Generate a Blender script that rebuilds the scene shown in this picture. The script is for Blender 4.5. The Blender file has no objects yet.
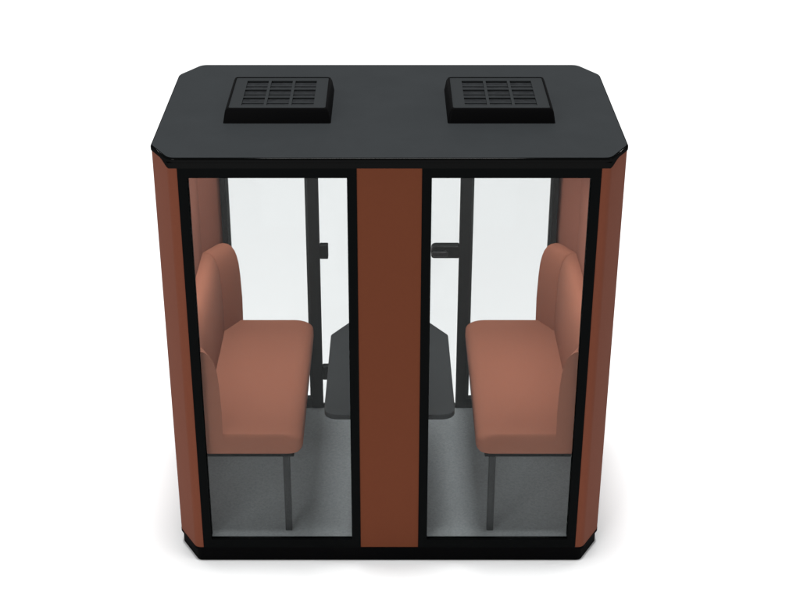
import bpy, bmesh, math, random
from mathutils import Vector
random.seed(4)
S = bpy.context.scene
COL = S.collection

# ------------------------------------------------------------------ helpers
def mat(name, rgb, rough=0.6, spec=0.3, noise=0.0, scale=60.0, bump=0.0, bump_scale=600.0, sheen=0.0):
    m = bpy.data.materials.new(name); m.use_nodes = True
    nt = m.node_tree; b = nt.nodes['Principled BSDF']
    b.inputs['Base Color'].default_value = (*rgb, 1)
    b.inputs['Roughness'].default_value = rough
    b.inputs['Specular IOR Level'].default_value = spec
    b.inputs['Sheen Weight'].default_value = sheen; b.inputs['Sheen Roughness'].default_value = 0.4
    tc = nt.nodes.new('ShaderNodeTexCoord')
    if noise > 0:
        n = nt.nodes.new('ShaderNodeTexNoise'); n.inputs['Scale'].default_value = scale
        n.inputs['Detail'].default_value = 5; n.inputs['Roughness'].default_value = 0.65
        nt.links.new(tc.outputs['Object'], n.inputs['Vector'])
        r = nt.nodes.new('ShaderNodeValToRGB')
        r.color_ramp.elements[0].position = 0.3; r.color_ramp.elements[1].position = 0.7
        r.color_ramp.elements[0].color = (*[c*(1-noise) for c in rgb], 1)
        r.color_ramp.elements[1].color = (*[min(1, c*(1+noise)) for c in rgb], 1)
        nt.links.new(n.outputs['Fac'], r.inputs['Fac'])
        nt.links.new(r.outputs['Color'], b.inputs['Base Color'])
    if bump > 0:
        n2 = nt.nodes.new('ShaderNodeTexNoise'); n2.inputs['Scale'].default_value = bump_scale
        n2.inputs['Detail'].default_value = 3
        nt.links.new(tc.outputs['Object'], n2.inputs['Vector'])
        bp = nt.nodes.new('ShaderNodeBump'); bp.inputs['Strength'].default_value = bump
        bp.inputs['Distance'].default_value = 0.002
        nt.links.new(n2.outputs['Fac'], bp.inputs['Height'])
        nt.links.new(bp.outputs['Normal'], b.inputs['Normal'])
    return m

def glass_mat(name, tint, refl):
    m = bpy.data.materials.new(name); m.use_nodes = True
    nt = m.node_tree; nt.nodes.clear()
    out = nt.nodes.new('ShaderNodeOutputMaterial')
    t = nt.nodes.new('ShaderNodeBsdfTransparent'); t.inputs['Color'].default_value = (*tint, 1)
    g = nt.nodes.new('ShaderNodeBsdfGlossy'); g.inputs['Roughness'].default_value = 0.02
    g.inputs['Color'].default_value = (0.95, 1, 1, 1)
    mx = nt.nodes.new('ShaderNodeMixShader'); mx.inputs[0].default_value = refl
    nt.links.new(t.outputs[0], mx.inputs[1]); nt.links.new(g.outputs[0], mx.inputs[2])
    nt.links.new(mx.outputs[0], out.inputs['Surface'])
    return m

def lacquer(name, rgb, gloss, rough):
    m = bpy.data.materials.new(name); m.use_nodes = True
    nt = m.node_tree; nt.nodes.clear()
    out = nt.nodes.new('ShaderNodeOutputMaterial')
    d = nt.nodes.new('ShaderNodeBsdfDiffuse'); d.inputs['Color'].default_value = (*rgb, 1)
    g = nt.nodes.new('ShaderNodeBsdfGlossy'); g.inputs['Roughness'].default_value = rough
    mx = nt.nodes.new('ShaderNodeMixShader'); mx.inputs[0].default_value = gloss
    nt.links.new(d.outputs[0], mx.inputs[1]); nt.links.new(g.outputs[0], mx.inputs[2])
    nt.links.new(mx.outputs[0], out.inputs['Surface'])
    return m

def empty(name, loc=(0, 0, 0)):
    o = bpy.data.objects.new(name, None); o.location = loc; o.empty_display_size = 0.2
    COL.objects.link(o); return o

def tag(o, label=None, cat=None, group=None, kind=None):
    if label: o['label'] = label
    if cat: o['category'] = cat
    if group: o['group'] = group
    if kind: o['kind'] = kind
    return o

def build(name, bm, m, parent=None, smooth=None, bevel=0.0, seg=3, limit=30):
    bmesh.ops.recalc_face_normals(bm, faces=bm.faces)
    me = bpy.data.meshes.new(name); bm.to_mesh(me); bm.free()
    me.materials.append(m)
    o = bpy.data.objects.new(name, me); COL.objects.link(o)
    if parent: o.parent = parent
    if bevel:
        b = o.modifiers.new('bevel', 'BEVEL'); b.width = bevel; b.segments = seg
        b.limit_method = 'ANGLE'; b.angle_limit = math.radians(limit)
        b.harden_normals = True
        me.shade_smooth()
    elif smooth:
        me.shade_smooth(); me.set_sharp_from_angle(angle=math.radians(smooth))
    return o

def prism(bm, poly, z0, z1):
    a = [bm.verts.new((x, y, z0)) for x, y in poly]
    b = [bm.verts.new((x, y, z1)) for x, y in poly]
    n = len(poly)
    bm.faces.new(a[::-1]); bm.faces.new(b)
    for i in range(n): bm.faces.new((a[i], a[(i+1) % n], b[(i+1) % n], b[i]))
    return bm

def loft(bm, loops, cap=True):
    vs = [[bm.verts.new(p) for p in L] for L in loops]
    n = len(vs[0])
    for a, b in zip(vs, vs[1:]):
        for i in range(n): bm.faces.new((a[i], a[(i+1) % n], b[(i+1) % n], b[i]))
    if cap: bm.faces.new(vs[0][::-1]); bm.faces.new(vs[-1])
    return bm

def box(bm, x0, x1, y0, y1, z0, z1):
    return prism(bm, [(x0, y0), (x1, y0), (x1, y1), (x0, y1)], z0, z1)

def B(*a): return box(bmesh.new(), *a)

def rounded(poly, radii, seg=6):
    out = []; n = len(poly)
    for i in range(n):
        p = Vector(poly[i]); r = radii[i]
        if r <= 0: out.append((p.x, p.y)); continue
        d0 = (Vector(poly[i-1]) - p).normalized(); d1 = (Vector(poly[(i+1) % n]) - p).normalized()
        ang = d0.angle(d1); t = r/math.tan(ang/2)
        a = p + d0*t; b = p + d1*t
        for k in range(seg+1):
            s = k/seg
            q = a*(1-s)**2 + p*2*s*(1-s) + b*s**2
            out.append((q.x, q.y))
    return out

# ------------------------------------------------------------------ materials
M_FLOOR  = mat('white_studio_floor', (0.85, 0.855, 0.858), 0.9, 0.0)
M_BLACK  = lacquer('black_frame_lacquer', (0.0026, 0.0030, 0.0031), 0.0015, 0.3)
M_BASE   = mat('black_base_plastic', (0.0022, 0.0022, 0.0024), 0.6, 0.01)
M_ROOF   = mat('dark_grey_roof_laminate', (0.0265, 0.0295, 0.0315), 0.6, 0.04, 0.05, 5.0)
M_ROOFE  = lacquer('black_roof_edge', (0.0016, 0.0017, 0.0017), 0.005, 0.06)
M_VENT   = mat('black_vent_housing', (0.0022, 0.0022, 0.0024), 0.5, 0.02)
M_VTOP   = mat('dark_grey_vent_grille', (0.0235, 0.026, 0.0275), 0.55, 0.04)
M_VIN    = mat('vent_cavity', (0.019, 0.0205, 0.022), 0.7, 0.03, 0.3, 30)
M_PANEL  = mat('rust_brown_front_panel', (0.124, 0.036, 0.017), 0.8, 0.05, 0.02, 60)
M_FELT   = mat('rust_felt_wall', (0.150, 0.046, 0.026), 0.95, 0.05, 0.03, 60, 0, 900, 0.07)
M_INNER  = mat('rust_felt_lining', (0.21, 0.083, 0.056), 0.95, 0.05, 0.03, 40)
M_SEAT   = mat('terracotta_upholstery', (0.25, 0.098, 0.062), 0.85, 0.06, 0.03, 40)
M_POST   = mat('charcoal_post', (0.012, 0.0135, 0.0135), 0.5, 0.1)
M_BEAD   = mat('grey_glazing_bead', (0.03, 0.034, 0.034), 0.5, 0.1)
M_METAL  = mat('charcoal_steel', (0.016, 0.017, 0.018), 0.5, 0.2)
M_TABLE  = mat('slate_grey_tabletop', (0.0265, 0.0295, 0.031), 0.6, 0.1, 0.03, 8)
M_TEDGE  = mat('dark_table_edge', (0.018, 0.019, 0.020), 0.6, 0.1)
M_CARPET = mat('grey_carpet', (0.222, 0.24, 0.245), 1.0, 0.0, 0.16, 90, 0.1, 300)
M_LOCK   = mat('black_lock', (0.008, 0.009, 0.009), 0.5, 0.12)
M_CEIL   = mat('pale_ceiling', (0.6, 0.6, 0.6), 0.9, 0.0)
M_GLASS  = glass_mat('clear_glass', (0.891, 0.897, 0.897), 0.008)

# ------------------------------------------------------------------ dimensions
W, D, CX_, CY_ = 1.10, 1.356, 0.10, 0.168     # half width, depth, corner chamfer
ZB, ZF, ZG1, ZR, ZT = 0.087, 0.137, 2.147, 2.195, 2.2455
def octagon(o=0.0, front=None):
    w = W + o; f = -o if front is None else front; b = D + o
    c, k = CX_, CY_
    return [(-w+c, f), (w-c, f), (w, f+k), (w, b-k), (w-c, b), (-w+c, b), (-w, b-k), (-w, f+k)]

# ------------------------------------------------------------------ setting
bm = bmesh.new(); box(bm, -60, 60, -60, 60, -0.2, 0)
fl = tag(build('floor', bm, M_FLOOR), kind='structure')

# ------------------------------------------------------------------ pod
pod = tag(empty('office_pod'), 'rust brown two-seat meeting pod with black frame, glass walls and flat dark roof', 'office pod')

bm = bmesh.new(); prism(bm, rounded(octagon(-0.009, 0.002), [.035]*8, 5), 0.004, ZB-0.014)
base = build('base', bm, M_BASE, pod, smooth=40)
bm = bmesh.new(); prism(bm, rounded(octagon(0.001), [.045, .045, .04, .04]*2, 5), ZB-0.014, ZB)
build('base_lip', bm, M_BASE, base, smooth=40)
bm = bmesh.new()
prism(bm, [(-.93, .025), (.93, .025), (.95, .06), (1.045, .185), (1.045, 1.17), (.945, 1.31), (-.945, 1.31), (-1.045, 1.17), (-1.045, .185), (-.95, .06)], ZB+.003, ZF+.0015)
build('carpet', bm, M_CARPET, pod)

# roof slab: top sheet and rounded black edge
ro = octagon(0.004)
loops = []
rr = rounded(ro, [0.06]*8, 8)
def inset(poly, d):
    n = len(poly); c = Vector((0, D/2)); out = []
    for i in range(n):
        p0, p, p1 = Vector(poly[i-1]), Vector(poly[i]), Vector(poly[(i+1) % n])
        e0 = (p-p0).normalized(); e1 = (p1-p).normalized()
        n0 = Vector((-e0.y, e0.x)); n1 = Vector((-e1.y, e1.x))
        m = (n0+n1).normalized(); q = p + m*d/max(0.3, m.dot(n0))
        out.append((q.x, q.y))
    return out
bm = bmesh.new()
R = 0.010
ZR2 = 2.2205
L = [[(x, y, ZR2) for x, y in inset(rr, 0.0006)], [(x, y, ZR2+0.003) for x, y in rr]]
for k in range(6):
    a = k/5*math.pi/2
    L.append([(x, y, ZT-R-0.001+R*math.sin(a)) for x, y in inset(rr, R*(1-math.cos(a)))])
loft(bm, L)
roof = build('roof', bm, M_ROOFE, pod, smooth=40)
bm = bmesh.new(); prism(bm, inset(rr, R*0.75), ZT-0.004, ZT)
build('roof_sheet', bm, M_ROOF, roof)
bm = bmesh.new()
prism(bm, [(-.94, .06), (.94, .06), (1.035, .19), (1.035, 1.165), (.94, 1.29), (-.94, 1.29), (-1.035, 1.165), (-1.035, .19)], 2.17, ZR2)
build('ceiling', bm, M_CEIL, pod)

# fascia below the roof edge: full height along the front and back, thinning out on the corner chamfers
def fascia(back):
    P = [(W-CX_, 0.0, ZR)]
    for t, zb in ((.06, 2.1965), (.14, 2.2005), (.24, 2.2075), (.34, 2.2145), (.46, 2.2195)):
        P.append((W-CX_+CX_*t, CY_*t, zb))
    P = [(W-CX_-.012, -.0005, ZR)] + P
    P = [(-x, y, z) for x, y, z in P[::-1]] + P
    bm = bmesh.new(); sec = []
    for x, y, zb in P:
        n = Vector((x*.35, -1)).normalized() if abs(x) > W-CX_+.001 else Vector((0, -1))
        if abs(x) > W-CX_+.001: n = Vector((math.copysign(.859, x), -.512))
        o = .0038
        q = [(x+n.x*o, y+n.y*o, zb), (x+n.x*o, y+n.y*o, ZR2+.001), (x-n.x*.03, y-n.y*.03, ZR2+.001), (x-n.x*.03, y-n.y*.03, zb)]
        sec.append([(a, D-b if back else b, c) for a, b, c in q])
    loft(bm, sec)
    return build('fascia', bm, M_ROOFE, roof, smooth=40)
fascia(False); fascia(True)

# side walls (felt shell outside, lining inside)
HW, HB = 0.9627, 0.938
for s in (-1, 1):
    outer = [(HW, 0.0), (W-CX_, 0.0), (W, CY_), (W, D-CY_), (W-CX_, D), (HB, D)]
    mid   = [(HB, 1.346), (.985, D-0.035), (1.07, 1.18), (1.07, .176), (.985, .035), (HW, 0.035)]
    poly = rounded(outer, [0, 0.045, 0.04, 0.04, 0.045, 0], 5) + mid
    poly = [(s*x, y) for x, y in poly]
    bm = bmesh.new(); prism(bm, poly, ZB, ZR2)
    w = build('side_wall', bm, M_FELT, pod, smooth=28)
    inn = [(HW+.001, 0.036), (.984, 0.036), (1.069, .177), (1.069, 1.179), (.984, D-0.036), (HB+.001, 1.345),
           (HB+.001, 1.3405), (1.04, 1.1715), (1.04, .1845), (HW+.001, .055)]
    bm = bmesh.new(); prism(bm, [(s*x, y) for x, y in inn], ZF-.02, 2.185)
    build('lining', bm, M_INNER, w, smooth=28)

# front: brown panel between two glazed frames
PH, GM, GI = 0.1483, 0.1933, 0.9186
build('front_panel', B(-PH, PH, 0.001, 0.05, ZB, ZR), M_PANEL, pod)
for s in (-1, 1):
    bm = bmesh.new()
    def bx(x0, x1, *a): box(bm, min(s*x0, s*x1), max(s*x0, s*x1), *a)
    # one frame ring with real depth
    o = [(PH, ZB), (HW, ZB), (HW, ZR), (PH, ZR)]; i = [(GM, ZF), (GI, ZF), (GI, ZG1), (GM, ZG1)]
    y0, y1 = -0.002, 0.052
    V = {}
    for nm, ring in (('o', o), ('i', i)):
        for k, (x, z) in enumerate(ring):
            V[nm, k, 0] = bm.verts.new((s*x, y0, z)); V[nm, k, 1] = bm.verts.new((s*x, y1, z))
    for k in range(4):
        j = (k+1) % 4
        bm.faces.new((V['o', k, 0], V['o', j, 0], V['i', j, 0], V['i', k, 0]))
        bm.faces.new((V['o', k, 1], V['o', j, 1], V['i', j, 1], V['i', k, 1]))
        bm.faces.new((V['o', k, 0], V['o', j, 0], V['o', j, 1], V['o', k, 1]))
        bm.faces.new((V['i', k, 0], V['i', j, 0], V['i', j, 1], V['i', k, 1]))
    fr = build('window_frame', bm, M_BLACK, pod)
    build('glass_pane', B(min(s*GM, s*GI)+.0005, max(s*GM, s*GI)-.0005, 0.014, 0.022, ZF+.0005, ZG1-.0005), M_GLASS, fr)

# back: posts, rails, fixed lights and glass door
YB0, YB1 = 1.30, 1.350
bm = bmesh.new(); box(bm, -HB+.001, HB-.001, YB0, YB1, 2.10, ZR)
build('back_header', bm, M_POST, pod)
for s in (-1, 1):
    dp = build('door_post', B(min(s*.394, s*.456), max(s*.394, s*.456), YB0, YB1, ZF, 2.10), M_POST, pod, bevel=0.003, seg=2)
    build('glazing_bead', B(min(s*.456, s*.470), max(s*.456, s*.470), YB0+.012, YB1-.012, .2, 2.10), M_BEAD, dp)
    wp = build('wall_post', B(min(s*.905, s*(HB-.001)), max(s*.905, s*(HB-.001)), YB0, YB1, ZF, 2.10), M_POST, pod, bevel=0.003, seg=2)
    build('glazing_bead', B(min(s*.893, s*.905), max(s*.893, s*.905), YB0+.012, YB1-.012, .2, 2.10), M_BEAD, wp)
    rl = build('bottom_rail', B(min(s*.456, s*.907), max(s*.456, s*.907), YB0+.003, YB1-.003, ZF, .2), M_POST, pod)
    build('glass_pane', B(min(s*.4705, s*.8925), max(s*.4705, s*.8925), YB0+.018, YB0+.026, .2005, 2.0995), M_GLASS, rl)
build('threshold', B(-.3935, .3935, YB0+.004, YB1-.004, ZF, ZF+.012), M_POST, pod)
door = build('glass_door', B(-.390, .390, YB0+.012, YB0+.020, ZF+.016, 2.096), M_GLASS, pod)
for z0, z1 in ((1.124, 1.210), (.335, .425)):
    build('hinge', B(-.3935, -.346, YB0-.006, YB0+.038, z0, z1), M_LOCK, door, bevel=0.006)
pl = rounded([(.236, 1.132), (.3935, 1.132), (.3935, 1.207), (.236, 1.207)], [.02, .008, .008, .03], 5)
bm = bmesh.new(); loft(bm, [[(x, YB0-.012, z) for x, z in inset(pl, .004)], [(x, YB0-.008, z) for x, z in pl], [(x, YB0+.04, z) for x, z in pl]])
lock = build('lock', bm, M_LOCK, door, smooth=40)
lv = rounded([(.242, 1.158), (.33, 1.158), (.33, 1.188), (.242, 1.188)], [.014, .014, .014, .014], 5)
bm = bmesh.new(); loft(bm, [[(x, YB0-.05, z) for x, z in inset(lv, .004)], [(x, YB0-.046, z) for x, z in lv], [(x, YB0-.036, z) for x, z in lv]])
bx_ = [( .312+.011*math.cos(a*math.pi/6), 1.173+.011*math.sin(a*math.pi/6)) for a in range(12)]
loft(bm, [[(x, YB0-.037, z) for x, z in bx_], [(x, YB0-.011, z) for x, z in bx_]])
build('handle', bm, M_METAL, lock, smooth=40)

# roof ventilation units
def make_vent(cx):
    x0, x1, y0, y1 = cx-.259, cx+.259, .444, .955
    def ring(d, z): return [(x, y, z) for x, y in rounded([(x0+d, y0+d), (x1-d, y0+d), (x1-d, y1-d), (x0+d, y1-d)], [.012]*4, 4)]
    zt = 2.314
    bm = bmesh.new()
    loft(bm, [ring(0, ZT-.002), ring(0.002, ZT+.006), ring(.010, zt-.016), ring(.018, zt), ring(.024, zt+.003), ring(.0262, zt+.003), ring(.0265, zt-.022)])
    v = build('ventilation_unit', bm, M_VENT, pod, smooth=35)
    # grille: one plate with nine openings
    gx0, gx1, gy0, gy1 = x0+.027, x1-.027, y0+.027, y1-.027
    w, d = gx1-gx0, gy1-gy0
    xs = [gx0, gx0+.125*w, gx0+.355*w, gx0+.385*w, gx0+.615*w, gx0+.645*w, gx0+.875*w, gx1]
    ys = [gy0, gy0+.10*d, gy0+.345*d, gy0+.378*d, gy0+.61*d, gy0+.643*d, gy0+.90*d, gy1]
    bm = bmesh.new()
    za, zb = zt-.006, zt-.001
    P = {}
    for i, x in enumerate(xs):
        for j, y in enumerate(ys):
            P[i, j, 0] = bm.verts.new((x, y, za)); P[i, j, 1] = bm.verts.new((x, y, zb))
    hole = lambda i, j: 0 <= i < 7 and 0 <= j < 7 and i in (1, 3, 5) and j in (1, 3, 5)
    solid = lambda i, j: 0 <= i < 7 and 0 <= j < 7 and not hole(i, j)
    for i in range(7):
        for j in range(7):
            if not solid(i, j): continue
            for k in (0, 1): bm.faces.new((P[i, j, k], P[i+1, j, k], P[i+1, j+1, k], P[i, j+1, k]))
            for (di, dj), (a, b) in {(-1, 0): ((i, j), (i, j+1)), (1, 0): ((i+1, j), (i+1, j+1)), (0, -1): ((i, j), (i+1, j)), (0, 1): ((i, j+1), (i+1, j+1))}.items():
                if not solid(i+di, j+dj): bm.faces.new((P[(*a, 0)], P[(*b, 0)], P[(*b, 1)], P[(*a, 1)]))
    g = build('grille', bm, M_VTOP, v)
    # tray under the openings and a louvre blade in each
    bm = bmesh.new(); box(bm, gx0+.02, gx1-.02, gy0+.02, gy1-.02, zt-.0225, zt-.0105)
    build('filter_mesh', bm, M_VIN, v)
    bm = bmesh.new()
    for j in (1, 3, 5):
        ym = (ys[j]+ys[j+1])/2
        box(bm, gx0+.022, gx1-.022, ym-.008, ym+.004, zt-.0095, zt-.0065)
    build('louvre', bm, M_VTOP, v)
    return v
make_vent(-.5385); make_vent(.537)

# ------------------------------------------------------------------ benches
def make_bench(s):
    b = empty('bench', (s*.74, .678, ZF))
    def loc(x, y, z): return (s*x - s*.74, y-.678, z-ZF)
    # inner wall line, offset d inwards: corners of the path
    def path(d):
        nx, ny = -.8593, .5115
        def ch(y):      # x on near chamfer line at depth y
            px, py = 1.0+(.06+d)*nx, (.06+d)*ny
            return px + (y-py)*.5952
        x = 1.04-d
        yc = (.06+d)*ny + (x-(1.0+(.06+d)*nx))/.5952
        return [(ch(.0398), .0398), (x, yc), (x, D-yc), (ch(.058), D-.062)]
    # seat cushion : rounded inner and end edges, chamfered to the pod corners
    def plan(ax, ay, z, r):
        w_ = path(.004)
        p = [(.437+ax, .040+ay), (w_[0][0], .040+ay), w_[1], w_[2], (w_[3][0], 1.294-ay), (.437+ax, 1.294-ay)]
        return [loc(x, y, z) for x, y in rounded(p, [r, 0, 0, 0, 0, r], 8)]
    zs0, zs1 = .632, .745
    L = [plan(.03, .006, zs0, .05), plan(.014, .002, zs0+.006, .05), plan(.004, 0, zs0+.018, .055), plan(0, 0, zs0+.03, .055)]
    for k in range(1, 9):
        a = k/8*math.pi/2
        L.append(plan(.075*(1-math.cos(a)), .018*(1-math.cos(a)), zs1-.05+.05*math.sin(a), .055))
    bm = bmesh.new(); loft(bm, L)
    build('seat', bm, M_SEAT, b, smooth=50)
    # backrest: one padded profile mitred round the pod corners
    prof = [(.102, .660), (.103, .745), (.1045, .88), (.100, 1.03), (.095, 1.10), (.088, 1.145), (.078, 1.180), (.064, 1.206), (.046, 1.221), (.025, 1.226), (.002, 1.222), (.002, .660)]
    def ring(k, g=0.0):
        return [loc(*path(max(d-g, .001))[k], z-(g if z > 1.1 else 0)) for d, z in prof]
    def toward(a, b, mm):
        out = []
        for p, q in zip(a, b):
            v = Vector(q)-Vector(p); out.append(tuple(Vector(p)+v.normalized()*mm))
        return out
    for k, nm in ((0, 'backrest_wing'), (1, 'backrest'), (2, 'backrest_wing')):
        a, b2 = ring(k), ring(k+1); L = []
        if k > 0: L += [toward(ring(k, .007), b2, .0006), toward(ring(k, .002), b2, .003), toward(a, b2, .009)]
        else:
            # the near end of the padding rolls over softly towards the window
            for n in range(10):
                t = n/10; u = min(1, t/.4); dr = .004*(1-u*u*(3-2*u))
                L.append([tuple(Vector(p).lerp(Vector(q), t) - Vector((0, 0, dr*min(1, max(0, (p[2]+ZF-.97)/.25))))) for p, q in zip(a, b2)])
        if k < 2: L += [toward(b2, a, .009), toward(ring(k+1, .002), a, .003), toward(ring(k+1, .007), a, .0006)]
        else: L.append(b2)
        bm = bmesh.new(); loft(bm, L)
        build(nm, bm, M_SEAT, b, smooth=55)
    # steel frame below the cushion and the legs
    bm = bmesh.new()
    prism(bm, [loc(x, y, 0)[:2] for x, y in [(.482, .052), (.94, .052), (1.03, .205), (1.03, 1.151), (.94, 1.284), (.482, 1.284)]], .609-ZF, .632-ZF)
    build('seat_frame', bm, M_BLACK, b, bevel=0.003, seg=2)
    for y in (.090, 1.245):
        p0, p1 = loc(.506, y-.016, 0), loc(.541, y+.016, 0)
        bm = bmesh.new(); box(bm, min(p0[0], p1[0]), max(p0[0], p1[0]), p0[1], p1[1], 0.0, .614-ZF)
        build('leg', bm, M_METAL, b, bevel=0.004, seg=2)
    return b
GB = 'upholstered benches inside the pod'
tag(make_bench(-1), 'terracotta upholstered bench behind the left glass pane, facing right', 'bench', GB)
tag(make_bench(1), 'terracotta upholstered bench behind the right glass pane, beside the door lock', 'bench', GB)

# ------------------------------------------------------------------ table
t = tag(empty('table', (0, .55, ZF)), 'slate grey table with clipped corners between the two benches', 'table')
TZ = .86
tp = rounded([(-.327, .048), (.329, .048), (.322, .885), (.205, 1.06), (-.205, 1.06), (-.321, .885)], [.075, .075, .02, .02, .02, .02], 8)
tp = [(x, y-.55) for x, y in tp]
bm = bmesh.new(); loft(bm, [[(x, y, TZ-.030-ZF) for x, y in inset(tp, .004)], [(x, y, TZ-.026-ZF) for x, y in tp], [(x, y, TZ-.004-ZF) for x, y in tp], [(x, y, TZ-.001-ZF) for x, y in inset(tp, .003)]])
top = build('tabletop', bm, M_TEDGE, t, smooth=30)
bm = bmesh.new(); prism(bm, inset(tp, .002), TZ-.002-ZF, TZ-ZF)
build('table_surface', bm, M_TABLE, top)
bm = bmesh.new(); box(bm, -.04, .04, -.36, -.28, .014, TZ-.030-ZF)
build('pedestal', bm, M_METAL, t, bevel=.006)
bm = bmesh.new(); box(bm, -.11, .11, -.44, -.18, 0, .014)
build('foot_plate', bm, M_METAL, t, bevel=.004)

# ------------------------------------------------------------------ light
w = bpy.data.worlds.new('World'); S.world = w; w.use_nodes = True
bg = w.node_tree.nodes['Background']; bg.inputs['Color'].default_value = (1, 1, 1, 1); bg.inputs['Strength'].default_value = 0.33

def area(name, loc, target, sx, sy, power):
    l = bpy.data.lights.new(name, 'AREA'); l.shape = 'RECTANGLE'; l.size = sx; l.size_y = sy; l.energy = power
    o = bpy.data.objects.new(name, l); COL.objects.link(o); o.location = loc
    o.rotation_euler = (Vector(target)-Vector(loc)).to_track_quat('-Z', 'Y').to_euler()
    return o
area('overhead_softbox', (0, .9, 34), (0, .9, 0), 8, 8, 13000)
area('key_softbox', (-4.5, -8, 5), (0, .6, 1.1), 3, 3, 290)
area('right_softbox', (7, -2.5, 3.2), (0, .6, 1.1), 2.5, 3, 34)
for cx, p, tilt in ((-.73, 10.3, 0), (.54, 14.6, -13)):
    cl = area('interior_fill', (cx, .68, 2.15), (cx, .68, 0), .45, 1.15, p)  # added fill that brightens seats and lining; the ceiling has no fixture
    cl.rotation_euler = (0, math.radians(tilt), 0)
    cl.data.spread = math.radians(104)

for sx in (-1, 1):
    area('under_bench_fill', (sx*.76, .62, .600), (sx*.76, .62, 0), .3, .95, 1.1)  # unseen fill added to lift the carpet below each bench
    area('rim_lamp', (sx*5.55, 3.5, 4.35), (sx*1.05, .08, 2.24), .14, .14, 30)

# ------------------------------------------------------------------ camera
cam = bpy.data.cameras.new('camera'); co = bpy.data.objects.new('camera', cam); COL.objects.link(co)
co.location = (0, -6.1085, 4.6382); co.rotation_euler = (math.pi/2-.4713, 0, 0)
cam.sensor_width = 36; cam.lens = 1447.87/800*36; cam.shift_x = (400-389.4)/800; cam.clip_end = 300
S.camera = co
S.view_settings.view_transform = 'Standard'; S.view_settings.look = 'None'
S.view_settings.exposure = 0; S.view_settings.gamma = 1
S.render.engine = 'CYCLES'
S.cycles.transparent_max_bounces = 24; S.cycles.max_bounces = 10; S.cycles.diffuse_bounces = 5
